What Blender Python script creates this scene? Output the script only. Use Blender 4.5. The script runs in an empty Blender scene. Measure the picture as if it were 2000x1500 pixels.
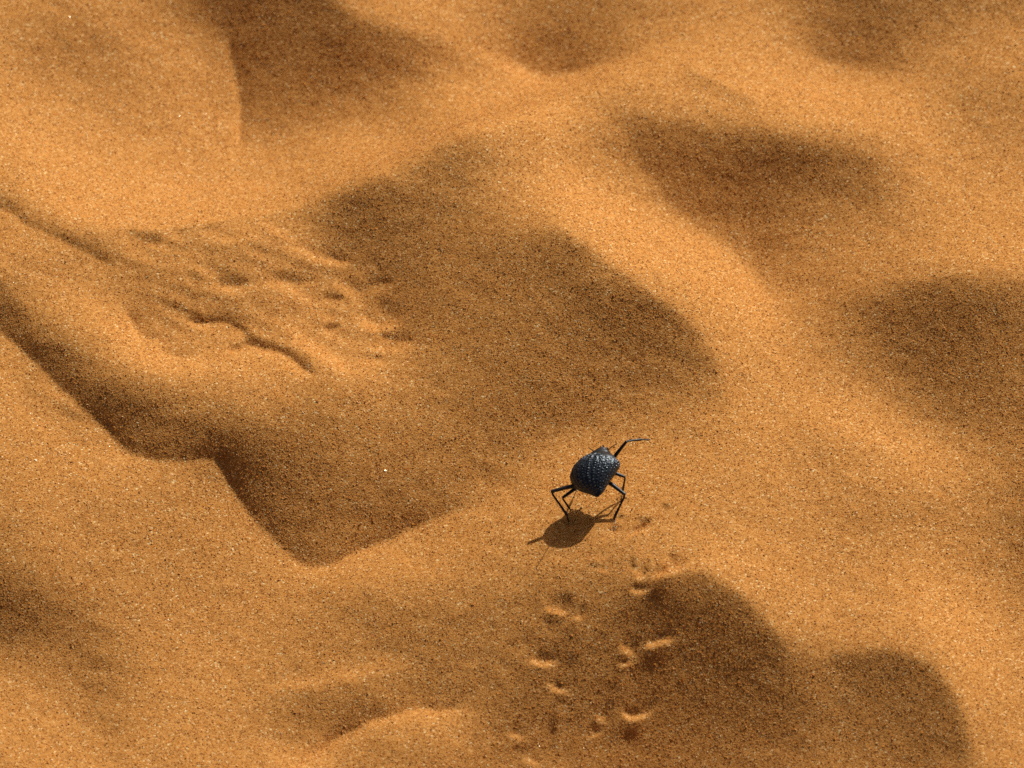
import bpy, bmesh, math, random
import numpy as np
from mathutils import Vector, Matrix

random.seed(7); rng = np.random.default_rng(11)
scene = bpy.context.scene
col = scene.collection

# ------------------------------------------------------------------ camera, sky, sun, exposure
ELEV = math.radians(52.0)          # how steeply the lens looks down at the sand
DIST = 1.5                         # metres from lens to sand
FPX = 10500.0                      # focal length in units of a 2000 wide frame
CAM = np.array([0.0, -DIST*math.cos(ELEV), DIST*math.sin(ELEV)])
FWD = np.array([0.0, math.cos(ELEV), -math.sin(ELEV)])
UPV = np.array([0.0, math.sin(ELEV), math.cos(ELEV)])
cd = bpy.data.cameras.new('camera'); cam = bpy.data.objects.new('camera', cd); col.objects.link(cam)
cam.location = CAM; cam.rotation_euler = (math.pi/2-ELEV, 0, 0)
cd.sensor_width = 36.0; cd.lens = FPX/2000*36.0
cd.clip_start = 0.01; cd.clip_end = 500.0
cd.dof.use_dof = True; cd.dof.focus_distance = DIST-0.018; cd.dof.aperture_fstop = 20.0
scene.camera = cam

SA, SB = 0.70, 1.25                # the sun stands behind and to the right: (SA, SB, 1)
SN = math.sqrt(SA*SA+SB*SB+1)
SUN_EL = math.asin(1/SN); SUN_AZ = math.atan2(SA, SB)
world = bpy.data.worlds.new('World'); scene.world = world; world.use_nodes = True
wn = world.node_tree.nodes; wl = world.node_tree.links
sky = wn.new('ShaderNodeTexSky'); sky.sky_type = 'NISHITA'; sky.sun_disc = False
sky.air_density = 0.5; sky.dust_density = 8.0; sky.ozone_density = 0.0      # dusty desert air
sky.sun_elevation = SUN_EL; sky.sun_rotation = SUN_AZ
wl.new(sky.outputs[0], wn['Background'].inputs[0]); wn['Background'].inputs[1].default_value = 0.05
sl = bpy.data.lights.new('sun', 'SUN'); sl.energy = 5.0; sl.angle = math.radians(0.53); sl.color = (1.0, 0.95, 0.87)
sun = bpy.data.objects.new('sun', sl); col.objects.link(sun)
sun.rotation_euler = Vector((SA, SB, 1)).to_track_quat('Z', 'Y').to_euler()
sun.location = (SA*3, SB*3, 3)
scene.view_settings.view_transform = 'Standard'; scene.view_settings.look = 'None'
scene.view_settings.exposure = -0.37; scene.view_settings.gamma = 1.0; scene.view_settings.use_curve_mapping = False
scene.render.engine = 'CYCLES'
scene.cycles.use_denoising = False
scene.cycles.max_bounces = 6; scene.cycles.diffuse_bounces = 3; scene.cycles.glossy_bounces = 2
scene.cycles.sample_clamp_indirect = 4.0

# ---------------------------------------------------------------- relief design (numpy only)
PW, PH = 2000.0, 1500.0
# how steeply the sand leans to or from the sun, sampled every 100 units over the patch (0 = lee slope, 9 = facing the sun)
TILT = np.array([
 [6, 6, 6, 5, 3.5, 2.5, 2.6, 5.6, 6.7, 6.2, 5.2, 4.6, 4.7, 6, 6.6, 6, 4.3, 3.4, 4, 5, 5],
 [6, 5.2, 4.9, 6, 5.8, 2.8, 3.2, 3.9, 4.6, 5.7, 5.8, 4.4, 6.2, 7, 7, 6.8, 4.9, 4.2, 5.4, 6, 6],
 [7, 6.5, 6, 6, 6.2, 4.1, 4.5, 5.0, 5.9, 7.6, 7.8, 7, 5.6, 6, 6.4, 7, 7.9, 7.3, 6.5, 5.2, 5.2],
 [7.6, 8, 7.4, 6.8, 6.4, 6.4, 6.8, 8, 6.4, 5.0, 5.8, 5.8, 4.9, 4.3, 3.9, 3.8, 4.0, 4.7, 6.6, 6, 6],
 [6.2, 7.5, 8, 8, 7.6, 8, 6.8, 4.9, 4.4, 4.3, 5.8, 7, 7.2, 5.0, 4.5, 4.4, 4.6, 5.0, 6.4, 7, 7],
 [6.5, 5.6, 6, 6.2, 6, 6, 6, 4.3, 3.9, 4.1, 4.1, 4.3, 7, 8.0, 6.9, 5.1, 5.4, 6.1, 6.2, 6.6, 6.6],
 [4.2, 7.1, 6.6, 5.6, 5.5, 5.9, 6.1, 5.2, 3.7, 4.0, 4.1, 4.1, 4.0, 4.8, 7.2, 6.6, 5.6, 4.8, 4.0, 3.6, 3.8],
 [6.3, 4.8, 6.3, 7, 7.3, 7.2, 6.6, 6.3, 4.6, 4.1, 3.9, 4.1, 4.2, 4.6, 6, 7.1, 6.1, 4.7, 3.6, 3.4, 3.6],
 [7, 6.5, 4.4, 4.6, 5.2, 5.8, 4.7, 4.5, 4.4, 4.1, 3.8, 4.2, 5.0, 5.4, 6.5, 7, 6.7, 6.2, 4.5, 3.8, 3.7],
 [6.5,6.5,6.5,5.4,4.6,3.4,3.5,4,4.1,4.1,5,6.5,6.5,6.5,6.5,6.6,5.7,6.4,6.5,5.2,4.4],
 [5.5,6,5.5,5.5,5.6,4.2,3.5,3.5,4,5.3,6.5,6.5,6.4,6.1,6.1,5.7,5.5,5.1,5.1,5.0,4.4],
 [4.5, 5.4, 5.6, 5.6, 5.2, 5.0, 4.7, 5.5, 6, 6, 6, 5.6, 5.2, 5.3, 6.0, 6.0, 5.6, 5.6, 6, 5.4, 4.6],
 [2.6, 4.0, 5.3, 5.5, 5.4, 5.4, 5, 4.6, 5.0, 5.1, 5.2, 4.4, 3.5, 2.6, 2.8, 4.9, 6, 5.7, 6.5, 6.8, 5.8],
 [5.2, 5.3, 4.6, 5.6, 6, 5.6, 5.1, 5.4, 5.1, 5.2, 4.8, 3.4, 3.0, 2.4, 2.5, 3.2, 4.8, 4.2, 4.5, 7, 7],
 [6.6, 6.5, 5.0, 6, 6, 5.5, 4.7, 4.8, 6.1, 5.8, 3.8, 3.2, 2.9, 2.8, 3.0, 3.3, 4, 4, 4, 6.4, 6.8],
 [6.6, 6.6, 6.2, 6, 6, 6.1, 6.8, 5.4, 5, 5, 4.4, 4.2, 3.8, 3.6, 4, 4.4, 4.5, 4.5, 4.5, 6, 7]], float)
# creases and crests: (points, side: +1 the lee lies to the left when walking along, lee drop, lee width, sunny rise, sunny width, softness)
CREASES = [
 ([(1190,240),(1260,330),(1316,405),(1380,455),(1437,495),(1490,555),(1520,620)], +1, .8,90, .8,40, 12),
 ([(960,90),(1056,139),(1120,130),(1190,118),(1260,90)], +1, 1.2,60, .9,36, 10),
 ([(1560,60),(1611,113),(1697,140),(1790,125)], +1, .8,60, .4,50, 16),
 ([(1640,640),(1690,592),(1780,548),(1880,535),(2000,545),(2080,560)], -1, .6,120, .4,50, 20),
 ([(-160,500),(-40,615),(60,702),(130,772),(200,835),(250,886),(330,906),(420,900),(450,948),(500,1020),(560,1076),(615,1110),(680,1086),(760,1050),(850,1012),(980,965)], +1, 2.3,55, 1.2,45, 6),
 ([(940,985),(980,965),(1030,905),(1080,850),(1130,795)], +1, 1.0,60, .6,50, 22),
 ([(415,895),(432,912),(455,950),(500,1018)], +1, 1.5,26, .0,30, 6),
 ([(-60,370),(0,405),(80,452),(160,492),(240,530)], +1, 2.6,24, .7,40, 5),
 ([(445,60),(456,130),(466,180),(470,230),(466,290)], +1, 1.6,50, 1.9,14, 5),
 ([(600,-60),(650,-6),(700,30),(770,48),(850,72),(920,100)], -1, .7,60, .9,50, 14),
 ([(1040,420),(1110,458),(1190,515),(1280,578),(1350,635),(1397,702),(1412,775),(1392,840)], -1, 1.2,70, .9,50, 13),
 ([(1190,195),(1330,228),(1500,262),(1620,292),(1720,330),(1765,392)], -1, .8,80, .6,60, 26),
 ([(1210,1150),(1290,1135),(1370,1118),(1440,1160),(1500,1222),(1560,1290)], -1, 1.6,75, .8,60, 12),
 ([(1580,1285),(1650,1275),(1760,1280),(1830,1312),(1872,1372),(1892,1440),(1900,1520)], -1, 1.9,70, .6,60, 14),
 ([(540,418),(640,384),(760,330),(860,272),(1000,226),(1090,215)], -1, 1.3,80, .5,60, 18),
 ([(255,452),(340,447),(440,436),(540,418),(620,405)], -1, .55,14, .7,16, 5),
 ([(355,630),(404,633),(439,633),(456,640),(477,652),(486,668)], +1, 2.8,10, 1.3,12, 2.5),
 ([(436,688),(481,681),(512,682),(547,691),(572,705),(600,728),(626,737)], +1, 2.6,12, 1.0,20, 2.5),
 ([(246,606),(258,636),(274,658),(295,663),(318,654)], +1, 1.2,18, 1.3,24, 4),
 ([(300,682),(318,692),(334,697),(362,701),(392,693)], +1, 1.4,18, 1.4,20, 4),
 ([(740,662),(775,664),(808,665)], +1, 2.4,9, .8,11, 3),
 ([(700,699),(725,702),(750,700)], +1, 1.3,9, .7,11, 3),
 ([(630,583),(655,587),(676,586)], +1, 2.2,8, .8,12, 3),
 ([(632,640),(648,648),(668,641)], +1, 2.2,10, .6,12, 3),
 ([(640,506),(660,512),(680,511)], +1, 2.0,8, .9,14, 3),
 ([(715,558),(745,556),(772,552)], +1, 1.8,9, .5,14, 3),
 ([(420,560),(450,564),(490,561)], +1, 1.1,22, .7,18, 4),
 ([(530,548),(570,556),(616,549)], +1, 1.0,20, .6,16, 4),
 ([(400,452),(420,447),(445,442)], +1, 1.1,10, .5,14, 3),
 ([(240,455),(280,475),(320,478)], +1, 1.2,22, .5,18, 6),
 ([(1330,118),(1400,160),(1490,205)], -1, 1.9,24, .5,30, 9),
 ([(560,1520),(600,1488),(660,1440),(740,1404),(820,1388),(930,1384)], +1, 1.3,60, 3.0,22, 5),
 ([(1540,800),(1640,850),(1740,880),(1820,900)], -1, .8,60, .7,40, 16),
 ([(40,745),(110,790),(175,815)], -1, 1.2,18, .0,16, 5),
]
# narrow swells (+) and grooves (-): (points, strength, half width)
SWELLS = [
 ([(504,433),(552,466),(599,496),(625,513),(672,519)], 1.6, 8.5), ([(567,652),(623,691),(682,727)], 2.0, 12),
 ([(225,605),(245,640),(270,675),(300,697),(337,712),(395,712)], 1.3, 17), ([(694,619),(733,640),(778,637)], 1.6, 11),
 ([(362,510),(402,543),(441,567),(512,563),(567,566),(617,600)], 1.3, 9),
 ([(482,655),(500,668),(525,680)], -1.1, 14), ([(655,545),(690,590),(700,615)], .8, 14),
 ([(150,575),(210,640),(260,690),(330,725)], .9, 30), ([(752,606),(785,612)], -1.0, 13), ([(418,545),(480,552)], -.8, 14), ([(548,532),(598,540)], -.8, 14), ([(612,555),(650,570),(676,572)], -.8, 15), ([(646,634),(690,640)], -.9, 8), ([(255,458),(312,465)], -.7, 12), ([(332,450),(378,452)], -.6, 11), ([(315,372),(400,362),(473,354)], .7, 7), ([(197,441),(300,440),(394,430),(500,415),(591,394)], .8, 8), ([(200,458),(320,455)], -.4, 8),
 ([(700,640),(745,652)], .7, 10), ([(700,715),(760,712)], .6, 8), ([(640,368),(760,318),(880,262),(1050,190),(1200,138),(1290,110)], 1.0, 30),
 ([(1050,330),(1200,425),(1330,485),(1470,595),(1530,690)], .75, 42), ([(300,395),(420,372),(520,362)], .6, 18),
 ([(380,352),(420,345),(440,335)], -1.3, 12), ([(920,90),(980,122),(1040,152)], .9, 15),
 ([(60,380),(200,425),(400,412),(560,388),(660,358)], .8, 24), ([(400,478),(470,468),(540,462)], .6, 7), ([(690,535),(735,528)], .5, 6), ([(700,575),(760,572)], .6, 6),
 ([(450,520),(520,528),(560,520)], .6, 8), ([(300,500),(340,520),(370,545)], .6, 10), ([(720,685),(790,687)], .9, 6), ([(690,735),(740,728)], .4, 8),
 ([(520,1347),(640,1326),(800,1298)], .9, 16), ([(900,262),(1010,212),(1120,160)], .7, 26), ([(1330,470),(1420,515),(1480,590)], .7, 26),
 # the beetle's trail
 ([(1101,1015),(1122,1017)], -1.3, 5), ([(1098,1031),(1124,1032)], 1.0, 5), ([(1190,1031),(1213,1031)], -1.4, 5), ([(1187,1046),(1211,1047)], 1.1, 5), ([(1206,976),(1225,974)], -1.3, 4),
 ([(1067,1189),(1085,1195),(1108,1199)], 2.3, 5), ([(1122,1207),(1136,1209)], 2.0, 5), ([(1070,1208),(1085,1214)], -1.6, 8),
 ([(1229,1150),(1246,1158),(1269,1153)], 2.4, 5), ([(1236,1144),(1262,1144)], -1.9, 6),
 ([(1281,1125),(1311,1117),(1333,1105)], 2.1, 6), ([(1280,1114),(1302,1112)], -2.1, 7), ([(1306,1084),(1326,1092)], -1.6, 10),
 ([(1240,1116),(1252,1132)], 1.6, 6), ([(1236,1086),(1239,1112)], -2.4, 6), ([(1255,1105),(1270,1115)], -.9, 12),
 ([(1032,1290),(1062,1298),(1087,1292)], 2.3, 6), ([(1052,1280),(1080,1282)], -1.7, 8),
 ([(1255,1263),(1287,1256),(1318,1247)], 3.0, 7), ([(1258,1290),(1278,1287),(1298,1282)], -2.4, 11),
 ([(1210,1262),(1225,1272),(1238,1282)], 2.6, 7), ([(1209,1301),(1236,1293)], 2.4, 5), ([(1212,1287),(1226,1288)], -1.6, 6),
 ([(1070,1338),(1091,1349),(1110,1354)], 2.3, 6), ([(1088,1332),(1098,1340)], -2.6, 8), ([(1085,1364),(1110,1364)], -1.6, 7),
 ([(1082,1404),(1082,1432)], -2.8, 7), ([(1192,1373),(1200,1375)], -2.6, 8),
 ([(1212,1388),(1232,1402),(1255,1398),(1270,1388)], 3.0, 6), ([(1222,1387),(1252,1386)], -1.9, 6),
 ([(1220,1427),(1250,1433)], -2.6, 10), ([(1162,1399),(1184,1407)], 1.7, 6), ([(1158,1412),(1166,1424)], -2.4, 7),
 ([(1150,1438),(1175,1431)], 1.9, 5), ([(995,1432),(1022,1445)], 1.7, 6), ([(1020,1481),(1052,1492)], 1.7, 6),
 ([(1004,1456),(1030,1464)], -1.4, 8), ([(1110,1283),(1124,1289)], -2.0, 15), ([(1275,1162),(1302,1176)], -.5, 20),
 ([(1096,1165),(1120,1172)], -1.3, 14), ([(1030,1150),(1060,1160)], -.4, 16),
 ([(1234,1038),(1250,1028),(1262,1020)], -3.2, 5), ([(1246,1013),(1274,1015)], -2.2, 5), ([(1240,1044),(1264,1036)], 1.5, 4),
 ([(1296,992),(1306,985)], -2.4, 5), ([(1206,1010),(1222,1007)], -1.8, 5), ([(1122,988),(1130,985)], -1.6, 4),
 ([(1075,1092),(1110,1098)], 1.0, 6), ([(1155,1102),(1172,1106)], -1.6, 6), ([(1150,1092),(1180,1094)], .7, 6),
 ([(1165,1112),(1185,1118)], 1.0, 5), ([(1196,1000),(1206,1004)], -.8, 4), ([(1390,1025),(1440,1035)], -.5, 3),
]

def spline(pts, step=6.0):
    p = np.array(pts, float)
    if len(p) > 2:
        e = np.vstack([2*p[0]-p[1], p, 2*p[-1]-p[-2]]); out = []
        for i in range(1, len(e)-2):
            n = max(2, int(np.hypot(*(e[i+1]-e[i]))/step)); t = np.linspace(0, 1, n, endpoint=False)[:, None]
            a, b, c, d = e[i-1], e[i], e[i+1], e[i+2]
            out.append(.5*(2*b+(c-a)*t+(2*a-5*b+4*c-d)*t*t+(3*b-a-3*c+d)*t**3))
        return np.vstack(out+[p[-1:]])
    n = max(3, int(np.hypot(*(p[1]-p[0]))/step)); t = np.linspace(0, 1, n)[:, None]
    return p[0]*(1-t)+p[1]*t

def polydist(U, V, q):
    """signed distance (positive left of the walking direction with v down) and run 0..1"""
    best = np.full(U.shape, 1e9); sd = np.zeros(U.shape); run = np.zeros(U.shape); n = len(q)-1
    for i in range(n):
        a, b = q[i], q[i+1]; dx, dy = b-a; L2 = dx*dx+dy*dy+1e-9
        t = np.clip(((U-a[0])*dx+(V-a[1])*dy)/L2, 0, 1)
        ex, ey = U-(a[0]+t*dx), V-(a[1]+t*dy); d2 = ex*ex+ey*ey
        m = d2 < best
        best = np.where(m, d2, best); sd = np.where(m, np.sign(dy*ex-dx*ey)*1.0, sd); run = np.where(m, (i+t)/n, run)
    return np.sqrt(best), sd, run

def smooth01(x):
    x = np.clip(x, 0, 1); return x*x*(3-2*x)

PX0, PY0, PST = -300.0, -300.0, 4.0
def paint():
    us = np.arange(PX0, 2300+1, PST); vs = np.arange(PY0, 1800+1, PST)
    # bicubic (Catmull-Rom) reading of the coarse table, held at its rim
    def cub(T, x):
        x = np.clip(x, 0, T.shape[0]-1.0001); i = x.astype(int); t = (x-i)
        g = lambda k: T[np.clip(i+k, 0, T.shape[0]-1)]
        t = t.reshape((-1,)+(1,)*(T.ndim-1)); a, b, c, d = g(-1), g(0), g(1), g(2)
        return .5*(2*b+(c-a)*t+(2*a-5*b+4*c-d)*t*t+(3*b-a-3*c+d)*t**3)
    B = cub(cub(TILT, vs/100.0).T, us/100.0).T.copy()
    U, V = np.meshgrid(us, vs)
    def box(q, m):
        x0, y0 = q.min(0)-m; x1, y1 = q.max(0)+m
        return (slice(max(0, int((y0-PY0)/PST)), max(0, int((y1-PY0)/PST)+2)), slice(max(0, int((x0-PX0)/PST)), max(0, int((x1-PX0)/PST)+2)))
    jr = np.random.default_rng(21); JX = np.arange(0, 3000, 26.0); JY = jr.standard_normal(len(JX)); wob = 3.2
    for pts, side, A, w, R, w2, s in CREASES:
        if w < 23: A, R = A*1.7, R*1.8
        q = spline(pts, 10); q = q+wob*(np.interp(np.arange(len(q))*10+jr.random()*900, JX, JY)[:, None]*np.array([.5, 1]))*min(1, s/4); sl = box(q, 4*max(w, w2)); u, v = U[sl], V[sl]
        d, sg, run = polydist(u, v, q); d = d*sg*side
        tap = smooth01(run/.14)*smooth01((1-run)/.14)
        lee = 1/(1+np.exp(-np.clip(d/s*2.2, -40, 40)))
        B[sl] += tap*(-A*lee*np.exp(-np.maximum(d, 0)/w) + R*(1-lee)*np.exp(-np.maximum(-d, 0)/w2))
    for pts, A, w in SWELLS:
        q = spline(pts, 6); sl = box(q, 3.2*w); u, v = U[sl], V[sl]
        d, sg, run = polydist(u, v, q)
        B[sl] += A*((1.45 if A > 0 else 1.2) if u.mean() > 990 and v.mean() > 960 else 1.3 if A > 0 else .55)*np.exp(-(d/w)**2)*(.35+.65*smooth01(run/.2)*smooth01((1-run)/.2))
    # the trampled patch: shallow crumbled ripples running across it
    def ripples(lu, lv, seed):
        F = np.fft.fft2(np.random.default_rng(seed).standard_normal(B.shape))
        ku = np.fft.fftfreq(B.shape[1], PST)[None, :]; kv = np.fft.fftfreq(B.shape[0], PST)[:, None]
        ku, kv = ku*.94+kv*.34, kv*.94-ku*.34
        r = np.real(np.fft.ifft2(F*np.exp(-(ku*lu)**2-((np.abs(kv)*lv-1)/.45)**2))); return r/r.std()
    a = (U-500)/300; b = (V-575-(U-500)*.22)/135
    B += .38*ripples(100, 38, 8)*smooth01((1.15-np.hypot(a, b))/.5)
    B += .09*ripples(90, 60, 9)                                     # faint wind ripples everywhere
    return B

# ------------------------------------------------------------------ the sand's height field
def project(x, y, z):
    rx, ry, rz = x-CAM[0], y-CAM[1], z-CAM[2]
    dep = ry*FWD[1]+rz*FWD[2]
    return PW/2+FPX*rx/dep, PH/2-FPX*(ry*UPV[1]+rz*UPV[2])/dep

def bil(A, i, j):
    """bilinear read of A at row i, column j (float arrays)"""
    i = np.clip(i, 0, A.shape[0]-1.001); j = np.clip(j, 0, A.shape[1]-1.001)
    a = i.astype(int); b = j.astype(int); f = i-a; g = j-b
    return A[a, b]*(1-f)*(1-g)+A[a+1, b]*f*(1-g)+A[a, b+1]*(1-f)*g+A[a+1, b+1]*f*g

STEP = 0.0005
gx = np.arange(-0.19, 0.19, STEP); gy = np.arange(-0.165, 0.199, STEP)
X, Y = np.meshgrid(gx, gy)
KX = 2*np.pi*np.fft.fftfreq(len(gx), STEP)[None, :]; KY = 2*np.pi*np.fft.fftfreq(len(gy), STEP)[:, None]
K2 = KX**2+KY**2

def soft_noise(lam_lo, lam_hi, seed):
    """smooth random field, unit deviation, wavelengths between lam_lo and lam_hi metres"""
    F = np.fft.fft2(np.random.default_rng(seed).standard_normal(X.shape)); k = np.sqrt(K2)+1e-9
    w = np.exp(-(k*lam_lo/6.28)**2)*(1-np.exp(-(k*lam_hi/6.28)**2))*k**-.8
    r = np.real(np.fft.ifft2(F*w)); return r/r.std()

def edge_dist(u, v):
    return np.maximum(np.maximum(-u, u-PW), np.maximum(-v, v-PH))

def lit(h):
    hy, hx = np.gradient(h, STEP)
    return (1-SA*hx-SB*hy)/(SN*np.sqrt(1+hx*hx+hy*hy))

def solve_relief():
    B = paint()
    flat = 1/SN
    wild = soft_noise(.02, .06, 3)
    h = np.zeros_like(X); more = 0.0
    M = -1j*(SA*KX+SB*KY)/SN; MC = 1j*(SB*KX-SA*KY)/SN
    fine = 1-np.exp(-(np.sqrt(K2)*.012/6.28)**2)
    PS = np.abs(M)**2+(CROSS*(1-fine)+.03*fine)*np.abs(MC)**2+PLAIN*(1-.8*fine)*K2+(2*np.pi/.45)**2*.03
    for outer in range(6):
        u, v = project(X, Y, h)
        code = bil(B, (v-PY0)/PST, (u-PX0)/PST)
        t = np.interp(code, CODE, LITN)
        out = smooth01(edge_dist(u, v)/160.0)
        t = t*(1-out)+(flat+.09*wild)*out
        t = t*(flat/t[out < .01].mean())
        if outer >= 3:                      # give broad slopes back what the smoothing took
            gap = np.real(np.fft.ifft2(np.fft.fft2((t-lit(h))*(1-out))*np.exp(-K2*.003**2)))
            more = np.clip(more+BACK*gap, -.25, .12)
            t = t+more
        for it in range(5):
            R = np.fft.fft2(t-lit(h))+M*np.fft.fft2(h)
            h = .4*h+.6*np.real(np.fft.ifft2(np.conj(M)*R/PS))
            h -= h.mean()
    return h

CODE = [-1.5, 0, 2, 4, 5.8, 7, 8, 9, 10.5]
LITN = [-.13, -.06, .03, .25, .574, .75, .86, .91, .93]
CROSS = .22; PLAIN = .03; BACK = .18
H = solve_relief()
print('RELIEF mm', H.min()*1e3, H.max()*1e3)
H += 0.000025*soft_noise(.0025, .008, 5)+.00003*soft_noise(.006, .015, 6)
rim = np.minimum.reduce([X-gx[0], gx[-1]-X, Y-gy[0], gy[-1]-Y])
H *= smooth01(rim/.016)

def ground_h(x, y):
    x = np.asarray(x, float); y = np.asarray(y, float)
    return bil(H, (y-gy[0])/STEP, (x-gx[0])/STEP)

def ray(u, v):
    d = FWD+np.array([1.0, 0, 0])*(u-PW/2)/FPX-UPV*(v-PH/2)/FPX
    return d

def on_ground(u, v):
    d = ray(u, v); z = 0.0
    for k in range(12):
        t = (z-CAM[2])/d[2]; p = CAM+d*t; z = float(ground_h(p[0:1], p[1:2])[0])
    return Vector((p[0], p[1], z))

def new_mat(name):
    m = bpy.data.materials.new(name); m.use_nodes = True
    return m, m.node_tree.nodes, m.node_tree.links, m.node_tree.nodes['Principled BSDF']

def ramp(nodes, stops, interp='LINEAR'):
    r = nodes.new('ShaderNodeValToRGB'); cr = r.color_ramp; cr.interpolation = interp
    while len(cr.elements) < len(stops): cr.elements.new(.5)
    for e, (p, c) in zip(cr.elements, stops): e.position = p; e.color = (*c, 1)
    return r

# sand: amber grains, some rust, a few dark heavy minerals, a few pale quartz
STOPS = [(0.0, (0.3, 0.11, 0.025)), (0.05, (0.44, 0.175, 0.038)), (0.2, (0.54, 0.231, 0.05)), (0.5, (0.6, 0.268, 0.062)), (0.8, (0.66, 0.306, 0.078)), (0.95, (0.76, 0.4, 0.125)), (1.0, (0.88, 0.66, 0.33))]
m_sand, n, l, bsdf = new_mat('sand')
tc = n.new('ShaderNodeTexCoord')
vor = n.new('ShaderNodeTexVoronoi'); vor.inputs['Scale'].default_value = 2400; l.new(tc.outputs['Object'], vor.inputs['Vector'])
sep = n.new('ShaderNodeSeparateColor'); l.new(vor.outputs['Color'], sep.inputs[0])
rp = ramp(n, STOPS); l.new(sep.outputs[0], rp.inputs[0]); l.new(rp.outputs[0], bsdf.inputs['Base Color'])
bsdf.inputs['Roughness'].default_value = .8; bsdf.inputs['Specular IOR Level'].default_value = .1
bmp = n.new('ShaderNodeBump'); bmp.inputs['Strength'].default_value = 1.0; bmp.inputs['Distance'].default_value = .00010; bmp.invert = True
l.new(vor.outputs['Distance'], bmp.inputs['Height']); l.new(bmp.outputs[0], bsdf.inputs['Normal'])

m_grain, n, l, bsdf = new_mat('sand_grain')
geo = n.new('ShaderNodeNewGeometry')
rp = ramp(n, STOPS); l.new(geo.outputs['Random Per Island'], rp.inputs[0]); l.new(rp.outputs[0], bsdf.inputs['Base Color'])
mul = n.new('ShaderNodeMath'); mul.operation = 'MULTIPLY'; mul.inputs[1].default_value = 37.7; l.new(geo.outputs['Random Per Island'], mul.inputs[0])
fr = n.new('ShaderNodeMath'); fr.operation = 'FRACT'; l.new(mul.outputs[0], fr.inputs[0])
mr = n.new('ShaderNodeMapRange'); mr.inputs['To Min'].default_value = .18; mr.inputs['To Max'].default_value = .7
l.new(fr.outputs[0], mr.inputs[0]); l.new(mr.outputs[0], bsdf.inputs['Roughness'])
bsdf.inputs['Specular IOR Level'].default_value = .8; bsdf.inputs['Specular Tint'].default_value = (1, .86, .6, 1)
# about a quarter of the grains are clear quartz that lets the low sun through
mul2 = n.new('ShaderNodeMath'); mul2.operation = 'MULTIPLY'; mul2.inputs[1].default_value = 911.3; l.new(geo.outputs['Random Per Island'], mul2.inputs[0])
fr2 = n.new('ShaderNodeMath'); fr2.operation = 'FRACT'; l.new(mul2.outputs[0], fr2.inputs[0])
thr = n.new('ShaderNodeMapRange'); thr.inputs['From Min'].default_value = .7; thr.inputs['From Max'].default_value = .8; thr.inputs['To Max'].default_value = .8
l.new(fr2.outputs[0], thr.inputs[0])
trn = n.new('ShaderNodeBsdfTranslucent'); trn.inputs['Color'].default_value = (1.0, .76, .36, 1)
mix = n.new('ShaderNodeMixShader'); l.new(thr.outputs[0], mix.inputs[0]); l.new(bsdf.outputs[0], mix.inputs[1]); l.new(trn.outputs[0], mix.inputs[2])
l.new(mix.outputs[0], n['Material Output'].inputs['Surface'])

def np_mesh(name, co, faces, smooth):
    """faces: (n, k) index array"""
    me = bpy.data.meshes.new(name); k = faces.shape[1]
    me.vertices.add(len(co)); me.vertices.foreach_set('co', np.ascontiguousarray(co, np.float32).ravel())
    me.loops.add(faces.size); me.loops.foreach_set('vertex_index', np.ascontiguousarray(faces, np.int32).ravel())
    me.polygons.add(len(faces)); me.polygons.foreach_set('loop_start', np.arange(0, faces.size, k, dtype=np.int32))
    me.polygons.foreach_set('use_smooth', np.full(len(faces), smooth))
    me.update(calc_edges=True); return me

def link(name, me, mat, parent=None):
    o = bpy.data.objects.new(name, me); col.objects.link(o)
    if mat: me.materials.append(mat)
    if parent: o.parent = parent
    return o

# one sheet: fine in the patch, growing cells out to the horizon, low dunes far off
def stretch(a):
    g = []; s = STEP; p = 0.0
    while p < 150: s *= 1.35; p += s; g.append(p)
    g = np.array(g); return np.concatenate([a[0]-g[::-1], a, a[-1]+g]), len(g)
sx, nx0 = stretch(gx); sy, ny0 = stretch(gy)
SX, SY = np.meshgrid(sx, sy)
far = np.hypot(np.maximum(np.abs(SX)-.19, 0), np.maximum(np.abs(SY-.017)-.182, 0))
SZ = 0.0022*smooth01(far/.05)*(1-smooth01((far-.5)/.8))*np.sin(58*SY+22*SX+1.6*np.sin(13*SX))*np.sin(31*SX-9*SY+.5)
SZ += .012*smooth01((far-.1)/1.2)*(np.sin(5.1*SX+1.3*np.sin(3*SY))*np.sin(4.3*SY+.8)-1)
SZ += .5*smooth01((far-2)/14)*(np.sin(.43*SX+.9*np.sin(.21*SY))*np.sin(.37*SY+1.1)-1.05)
SZ[ny0:ny0+len(gy), nx0:nx0+len(gx)] = H
nc, nr = len(sx), len(sy)
idx = np.arange(nc*nr).reshape(nr, nc)
F = np.stack([idx[:-1, :-1], idx[:-1, 1:], idx[1:, 1:], idx[1:, :-1]], -1).reshape(-1, 4)
sand = link('sand_ground', np_mesh('sand_ground', np.stack([SX, SY, SZ], -1).reshape(-1, 3), F, True), m_sand)
sand['kind'] = 'structure'
sand['label'] = 'rippled amber dune sand with soft crests and lee hollows'

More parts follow.
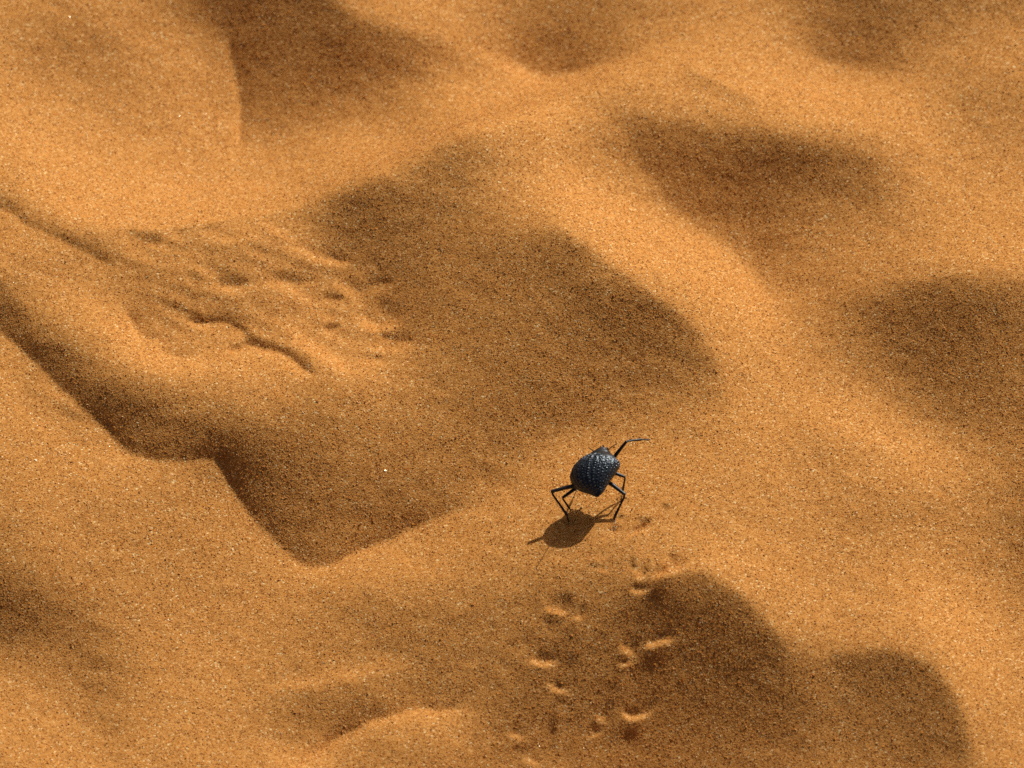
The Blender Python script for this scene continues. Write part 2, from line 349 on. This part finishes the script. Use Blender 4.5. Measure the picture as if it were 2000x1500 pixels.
# loose grains lying on the sheet, each a small faceted chip
NG = 395000
ggx = rng.uniform(-.183, .183, NG*2); ggy = rng.uniform(-.155, .188, NG*2)
uu, vv = project(ggx, ggy, ground_h(ggx, ggy)); dd = edge_dist(uu, vv)
keep = rng.random(len(dd)) < (1-smooth01((dd-20)/160))
ggx, ggy = ggx[keep][:NG], ggy[keep][:NG]; ng = len(ggx)
rad = np.clip(rng.lognormal(math.log(.000195), .28, ng), .00011, .00046)
OCT = np.array([(1, 0, -.25), (-1, 0, -.25), (0, 1, -.25), (0, -1, -.25), (0, 0, .95)], float)
OF = np.array([(0, 2, 4), (2, 1, 4), (1, 3, 4), (3, 0, 4)])
tz = rng.uniform(0, 2*math.pi, ng); ct, st_ = np.cos(tz), np.sin(tz)
loc = OCT[None]*rng.uniform(.75, 1.3, (ng, 5, 1))+rng.uniform(-.25, .25, (ng, 5, 3))
loc[:, 4, :2] += rng.uniform(-.55, .55, (ng, 2))                 # crystals lean every way
loc = np.stack([loc[..., 0]*ct[:, None]-loc[..., 1]*st_[:, None], loc[..., 0]*st_[:, None]+loc[..., 1]*ct[:, None], loc[..., 2]], -1)*rad[:, None, None]
loc[:, :, 2] *= .7
cen = np.stack([ggx, ggy, ground_h(ggx, ggy)+rad*rng.uniform(-.3, .14, ng)], -1)
gco = (loc+cen[:, None, :]).reshape(-1, 3)
gf = (OF[None]+5*np.arange(ng)[:, None, None]).reshape(-1, 3)
grains = link('sand_grains', np_mesh('sand_grains', gco, gf, False), m_grain)
grains['kind'] = 'stuff'; grains['category'] = 'sand'
grains['label'] = 'loose glittering amber sand grains covering the rippled ground'

# ------------------------------------------------------------------ the beetle
m_shell, n, l, bsdf = new_mat('black_shell')
bsdf.inputs['Base Color'].default_value = (.019, .024, .032, 1); bsdf.inputs['Roughness'].default_value = .36; bsdf.inputs['Specular IOR Level'].default_value = 1.0; bsdf.inputs['Specular Tint'].default_value = (.72, .86, 1, 1)  # black shell; blue in base and specular tint stands in for sky sheen
tc = n.new('ShaderNodeTexCoord'); nz = n.new('ShaderNodeTexNoise'); nz.inputs['Scale'].default_value = 4200; nz.inputs['Detail'].default_value = 3
l.new(tc.outputs['Object'], nz.inputs['Vector'])
bmp = n.new('ShaderNodeBump'); bmp.inputs['Strength'].default_value = .5; bmp.inputs['Distance'].default_value = .00008
l.new(nz.outputs['Fac'], bmp.inputs['Height']); l.new(bmp.outputs[0], bsdf.inputs['Normal'])
m_leg, n, l, bsdf = new_mat('black_leg')
bsdf.inputs['Base Color'].default_value = (.009, .0095, .011, 1); bsdf.inputs['Roughness'].default_value = .4; bsdf.inputs['Specular IOR Level'].default_value = .7; bsdf.inputs['Specular Tint'].default_value = (.8, .9, 1, 1)
tc = n.new('ShaderNodeTexCoord'); nz = n.new('ShaderNodeTexNoise'); nz.inputs['Scale'].default_value = 5000
l.new(tc.outputs['Object'], nz.inputs['Vector'])
bmp = n.new('ShaderNodeBump'); bmp.inputs['Strength'].default_value = .4; bmp.inputs['Distance'].default_value = .00005
l.new(nz.outputs['Fac'], bmp.inputs['Height']); l.new(bmp.outputs[0], bsdf.inputs['Normal'])

BASE = on_ground(1160, 1000)
def P(u, v, Z):
    """point seen at (u, v) that stands Z mm above the sand under the beetle, in mm from BASE"""
    d = ray(u, v); t = (BASE.z+Z*.001-CAM[2])/d[2]; p = CAM+d*t
    return Vector(((p[0]-BASE.x)*1e3, (p[1]-BASE.y)*1e3, (p[2]-BASE.z)*1e3))
def G(u, v, up=0.0):
    p = on_ground(u, v); return Vector(((p.x-BASE.x)*1e3, (p.y-BASE.y)*1e3, (p.z-BASE.z)*1e3+up))

# stations from tail to head: seen at (u, v), height, half width (mm), back height, belly depth
ST = [(1167, 970.5, 8.6, 0.3, 0.2, 0.14),
      (1167, 963.5, 8.67, 1.5, 0.7, 0.58),
      (1163.5, 957, 8.74, 2.75, 1.39, 1.08),
      (1160, 948.5, 8.83, 4.35, 2.38, 1.66),
      (1160, 937, 8.95, 5.8, 3.27, 2.09),
      (1162.5, 922.5, 9.1, 6.7, 3.86, 2.23),
      (1164, 910.5, 9.23, 6.15, 3.76, 2.16),
      (1166.5, 901.5, 9.32, 4.85, 3.18, 1.87),
      (1168.5, 895.5, 9.38, 3.85, 2.58, 1.58),
      (1169.5, 892.5, 9.41, 3.3, 2.18, 1.37),
      (1170.5, 890, 9.44, 3.25, 2.03, 1.3),
      (1172, 885, 9.49, 2.7, 1.76, 1.15),
      (1173.2, 881.8, 9.52, 2.0, 1.29, 0.94),
      (1173.8, 880.3, 9.54, 1.6, 1.06, 0.79),
      (1175, 878, 9.56, 1.45, 0.92, 0.72),
      (1176.8, 875.8, 9.59, 0.9, 0.6, 0.5),
      (1177.5, 874.6, 9.6, 0.2, 0.18, 0.14)]
LAT = Vector((.94, .13, .28)).normalized()
sta = [(P(a[0], a[1], a[2]), a[3], a[4], a[5]) for a in ST]
def frames(pts):
    fr = []
    for i, s in enumerate(pts):
        t = (pts[min(i+1, len(pts)-1)][0]-pts[max(i-1, 0)][0]).normalized()
        k = min(1.0, max(0.0, (i/(len(pts)-1)-.5)/.35)); s_ = LAT.lerp(Vector((.99, 0, .1)), k).normalized()
        d = s_.cross(t).normalized()
        if d.z < 0: d = -d
        fr.append((s[0], t, s_, d, s[1], s[2], s[3]))
    return fr
def cr(a, b, c, d, t): return (2*b+(c-a)*t+(2*a-5*b+4*c-d)*t*t+(3*b-a-3*c+d)*t**3)*.5
def dense(pts, m):
    out = []
    for i in range(len(pts)-1):
        g = lambda k: pts[min(max(i+k, 0), len(pts)-1)]
        for j in range(m):
            t = j/m; out.append(tuple(cr(g(-1)[c], g(0)[c], g(1)[c], g(2)[c], t) for c in range(4)))
    out.append(pts[-1]); return out

def tube(bm, pts, radii, seg=8):
    """tapered tube through points (mm) with rounded closed ends"""
    pts = [Vector(p) for p in pts]; rings = []
    for i, p in enumerate(pts):
        t = (pts[min(i+1, len(pts)-1)]-pts[max(i-1, 0)]).normalized()
        a = t.cross(Vector((.31, .17, .93))).normalized(); b = t.cross(a)
        rings.append([bm.verts.new(p+(a*math.cos(k*6.2832/seg)+b*math.sin(k*6.2832/seg))*radii[i]) for k in range(seg)])
    for r0, r1 in zip(rings, rings[1:]):
        for k in range(seg): bm.faces.new((r0[k], r0[(k+1) % seg], r1[(k+1) % seg], r1[k]))
    bm.faces.new(rings[0][::-1]); bm.faces.new(rings[-1])

def limb(bm, hip, knee, ank, toe, fem=.5, tib=.27, tar=.17):
    hip, knee, ank, toe = map(Vector, (hip, knee, ank, toe))
    mid = lambda a, b, t: a+(b-a)*t
    bow = (knee-hip).cross(ank-knee).cross(knee-hip).normalized()*-.12
    tube(bm, [hip, mid(hip, knee, .2), mid(hip, knee, .5)+bow, mid(hip, knee, .85), knee], [fem*.75, fem, fem*.95, fem*.8, fem*.7])
    tube(bm, [mid(knee, hip, .05), mid(knee, ank, .12), mid(knee, ank, .6), ank], [tib*1.15, tib*.92, tib, tib*1.3])
    # tarsus: five little joints
    pts, rr = [], []
    for k in range(6):
        t = k/5; pts += [mid(ank, toe, max(0, t-.05)), mid(ank, toe, min(1, t+.05))]; rr += [tar*1.05, tar*.72]
    tube(bm, pts, rr)
    d = (toe-ank).normalized(); s = d.cross(Vector((0, 0, 1))).normalized()
    for sg in (-1, 1): tube(bm, [toe-d*.1, toe+d*.28+s*.16*sg, toe+d*.42+s*.2*sg+Vector((0, 0, -.1))], [.09, .075, .05], 6)
    # spurs at the end of the shin
    for sg in (-1, 1): tube(bm, [ank, ank+(toe-ank).normalized()*.35+s*.28*sg], [.11, .05], 6)

bm = bmesh.new()
fr = frames(dense(sta, 5)); SEG = 40; rings = []
for c, t, s_, d, w, up, dn in fr:
    ring = []
    for k in range(SEG):
        a = 2*math.pi*k/SEG; ca, sa = math.cos(a), math.sin(a)
        ring.append(bm.verts.new(c+s_*(w*math.copysign(abs(ca)**.9, ca))+d*((up if sa > 0 else dn)*sa)))
    rings.append(ring)
for r0, r1 in zip(rings, rings[1:]):
    for k in range(SEG): bm.faces.new((r0[k], r0[(k+1) % SEG], r1[(k+1) % SEG], r1[k]))
bm.faces.new(rings[0][::-1]); bm.faces.new(rings[-1])
# eyes, mouthparts
hd = P(1176, 878, 9.4)
for sg in (-1, 1):
    tube(bm, [hd+LAT*1.35*sg+Vector((0, .3, -.5)), hd+LAT*1.75*sg+Vector((0, .35, -.5))], [.5, .3])
    tube(bm, [hd+LAT*.4*sg+Vector((0, .4, .3)), hd+LAT*.35*sg+Vector((0, 1.3, .1))], [.35, .14])
# six legs
limb(bm, P(1190, 906, 9.0), P(1224, 861.5, 13.6), P(1252, 858.5, 11.8), P(1268, 859, 11.0), fem=.56, tib=.31, tar=.25)
limb(bm, P(1186, 920, 8.4), P(1221, 931.5, 7.6), P(1216.5, 957, 3.4), G(1213, 979), fem=.52, tib=.29)
limb(bm, P(1172, 931, 7.2), P(1221.5, 966, 6.4), P(1201, 1008, 1.9), G(1199, 1037, .05), fem=.62, tib=.33)
limb(bm, P(1140, 945, 7.6), P(1075.5, 960, 6.6), P(1107.5, 1006, 1.6), G(1111, 1023, .05), fem=.62, tib=.33)
limb(bm, P(1140, 944, 6.4), P(1098, 972.5, 5.0), P(1112, 992.5, 1.0), G(1114.5, 998, .05), fem=.55, tib=.3)
limb(bm, P(1160, 903, 10.5), P(1147, 908, 8.6), P(1142, 921, 3.0), G(1140, 926, .05), fem=.52, tib=.29)
me = bpy.data.meshes.new('beetle_raw'); bm.to_mesh(me); bm.free()
tmp = bpy.data.objects.new('beetle_raw', me); col.objects.link(tmp)
rm = tmp.modifiers.new('grow', 'REMESH'); rm.mode = 'VOXEL'; rm.voxel_size = .075; rm.use_smooth_shade = True
sm = tmp.modifiers.new('ease', 'SMOOTH'); sm.factor = .4; sm.iterations = 2
dg = bpy.context.evaluated_depsgraph_get()
bme = bpy.data.meshes.new_from_object(tmp.evaluated_get(dg)); bpy.data.objects.remove(tmp); bpy.data.meshes.remove(me)
bme.transform(Matrix.Scale(.001, 4)); bme.name = 'beetle'
for p in bme.polygons: p.use_smooth = True
bme.materials.clear()
beetle = link('beetle', bme, m_leg); beetle.location = BASE
beetle['category'] = 'beetle'
beetle['label'] = 'glossy black long-legged beetle climbing the amber sand with one front leg raised'

# wing case: a domed shell over the back with rows of knobs
fr = frames(dense(sta[:10], 24)); NS = len(fr); NT = 241; A0, A1 = math.radians(-24), math.radians(204)
dist = [0.0]
for a, b in zip(fr, fr[1:]): dist.append(dist[-1]+(b[0]-a[0]).length)
rr = random.Random(4)
knob_rows = [-84, -71, -58, -45, -32, -19, -6, 6, 19, 32, 45, 58, 71, 84]
knobs = []
for r_ in knob_rows:
    s = .8+rr.random()*.5
    while s < dist[-1]-.5:
        big = r_ % 2 == 0
        knobs.append((s, r_+rr.uniform(-1.6, 1.6), .21 if big else .16, rr.uniform(.14, .22))); s += rr.uniform(.6, .78)
for k in range(2600):
    kk = rr.uniform(.5, dist[-1]-.2); knobs.append((kk, rr.uniform(-95, 95), rr.uniform(.10, .17), rr.uniform(.05, .12)*(.25+.75*min(1, max(0, (kk-4)/5)))))
ds = np.array(dist); co = []
TH = np.linspace(A0, A1, NT)
DISP = np.zeros((NS, NT)); deg = np.degrees(TH)-90
for s, a, r, amp in knobs:
    i = np.searchsorted(ds, s); w = fr[min(i, NS-1)][4]*.017
    i0, i1 = np.searchsorted(ds, s-3*r), np.searchsorted(ds, s+3*r)
    DISP[i0:i1] += amp*np.exp(-((ds[i0:i1, None]-s)**2+((deg[None]-a)*w)**2)/(r*r))
seam = np.exp(-(deg/1.6)**2)*.06
outer, inner = [], []
for i, (c, t, s_, d, w, up, dn) in enumerate(fr):
    endt = smooth01(np.array([min(ds[i]/1.0, (ds[-1]-ds[i])/.7)]))[0]
    for k in range(NT):
        ca, sa = math.cos(TH[k]), math.sin(TH[k])
        nrm = (s_*(ca*up)+d*(sa*w if sa > 0 else sa*dn)); nrm = nrm.normalized() if nrm.length > 1e-6 else d
        base = c+s_*(w*math.copysign(abs(ca)**.9, ca))+d*((up if sa > 0 else dn)*sa)
        rimk = min(1, k/10, (NT-1-k)/10)
        off = .05+.16*endt*rimk
        outer.append(base+nrm*(off+(DISP[i, k]-seam[k])*endt*rimk)); inner.append(base-nrm*.06)
V3 = np.array([tuple(v) for v in outer+inner])*.001
idx = np.arange(NS*NT).reshape(NS, NT); o2 = NS*NT
fo = np.stack([idx[:-1, :-1], idx[:-1, 1:], idx[1:, 1:], idx[1:, :-1]], -1).reshape(-1, 4)
rimloop = np.concatenate([idx[0, :-1], idx[:-1, -1], idx[-1, :0:-1], idx[:0:-1, 0]])
nxt = np.roll(rimloop, -1)
fs = np.stack([rimloop, rimloop+o2, nxt+o2, nxt], -1)
FF = np.concatenate([fo, (fo+o2)[:, ::-1], fs])
wc_me = np_mesh('wing_case', V3, FF, True)
bmw = bmesh.new(); bmw.from_mesh(wc_me); bmesh.ops.recalc_face_normals(bmw, faces=bmw.faces); bmw.to_mesh(wc_me); bmw.free()
wing_case = link('wing_case', wc_me, m_shell, beetle)
wing_case['label'] = 'domed black wing case with rows of shiny knobs'

for pts in ([P(1181, 882, 9.6), P(1187.5, 878.5, 11), P(1197, 871.5, 12.4), P(1205, 866, 13)],
            [P(1165, 884, 9.6), P(1159, 881, 12.6), P(1154.5, 877.5, 16), P(1150, 874, 19.5)]):
    bm = bmesh.new(); full = []; rad_ = []
    for k in range(23):
        x = k/22*3; i = min(int(x), 2); f = x-i; full.append(pts[i].lerp(pts[i+1], f)); rad_.append(.15 if k % 2 else .105)
    rad_[-1] = .06
    tube(bm, full, rad_, 8)
    bmesh.ops.recalc_face_normals(bm, faces=bm.faces); bm.transform(Matrix.Scale(.001, 4))
    me = bpy.data.meshes.new('antenna'); bm.to_mesh(me); bm.free()
    for p in me.polygons: p.use_smooth = True
    link('antenna', me, m_leg, beetle)
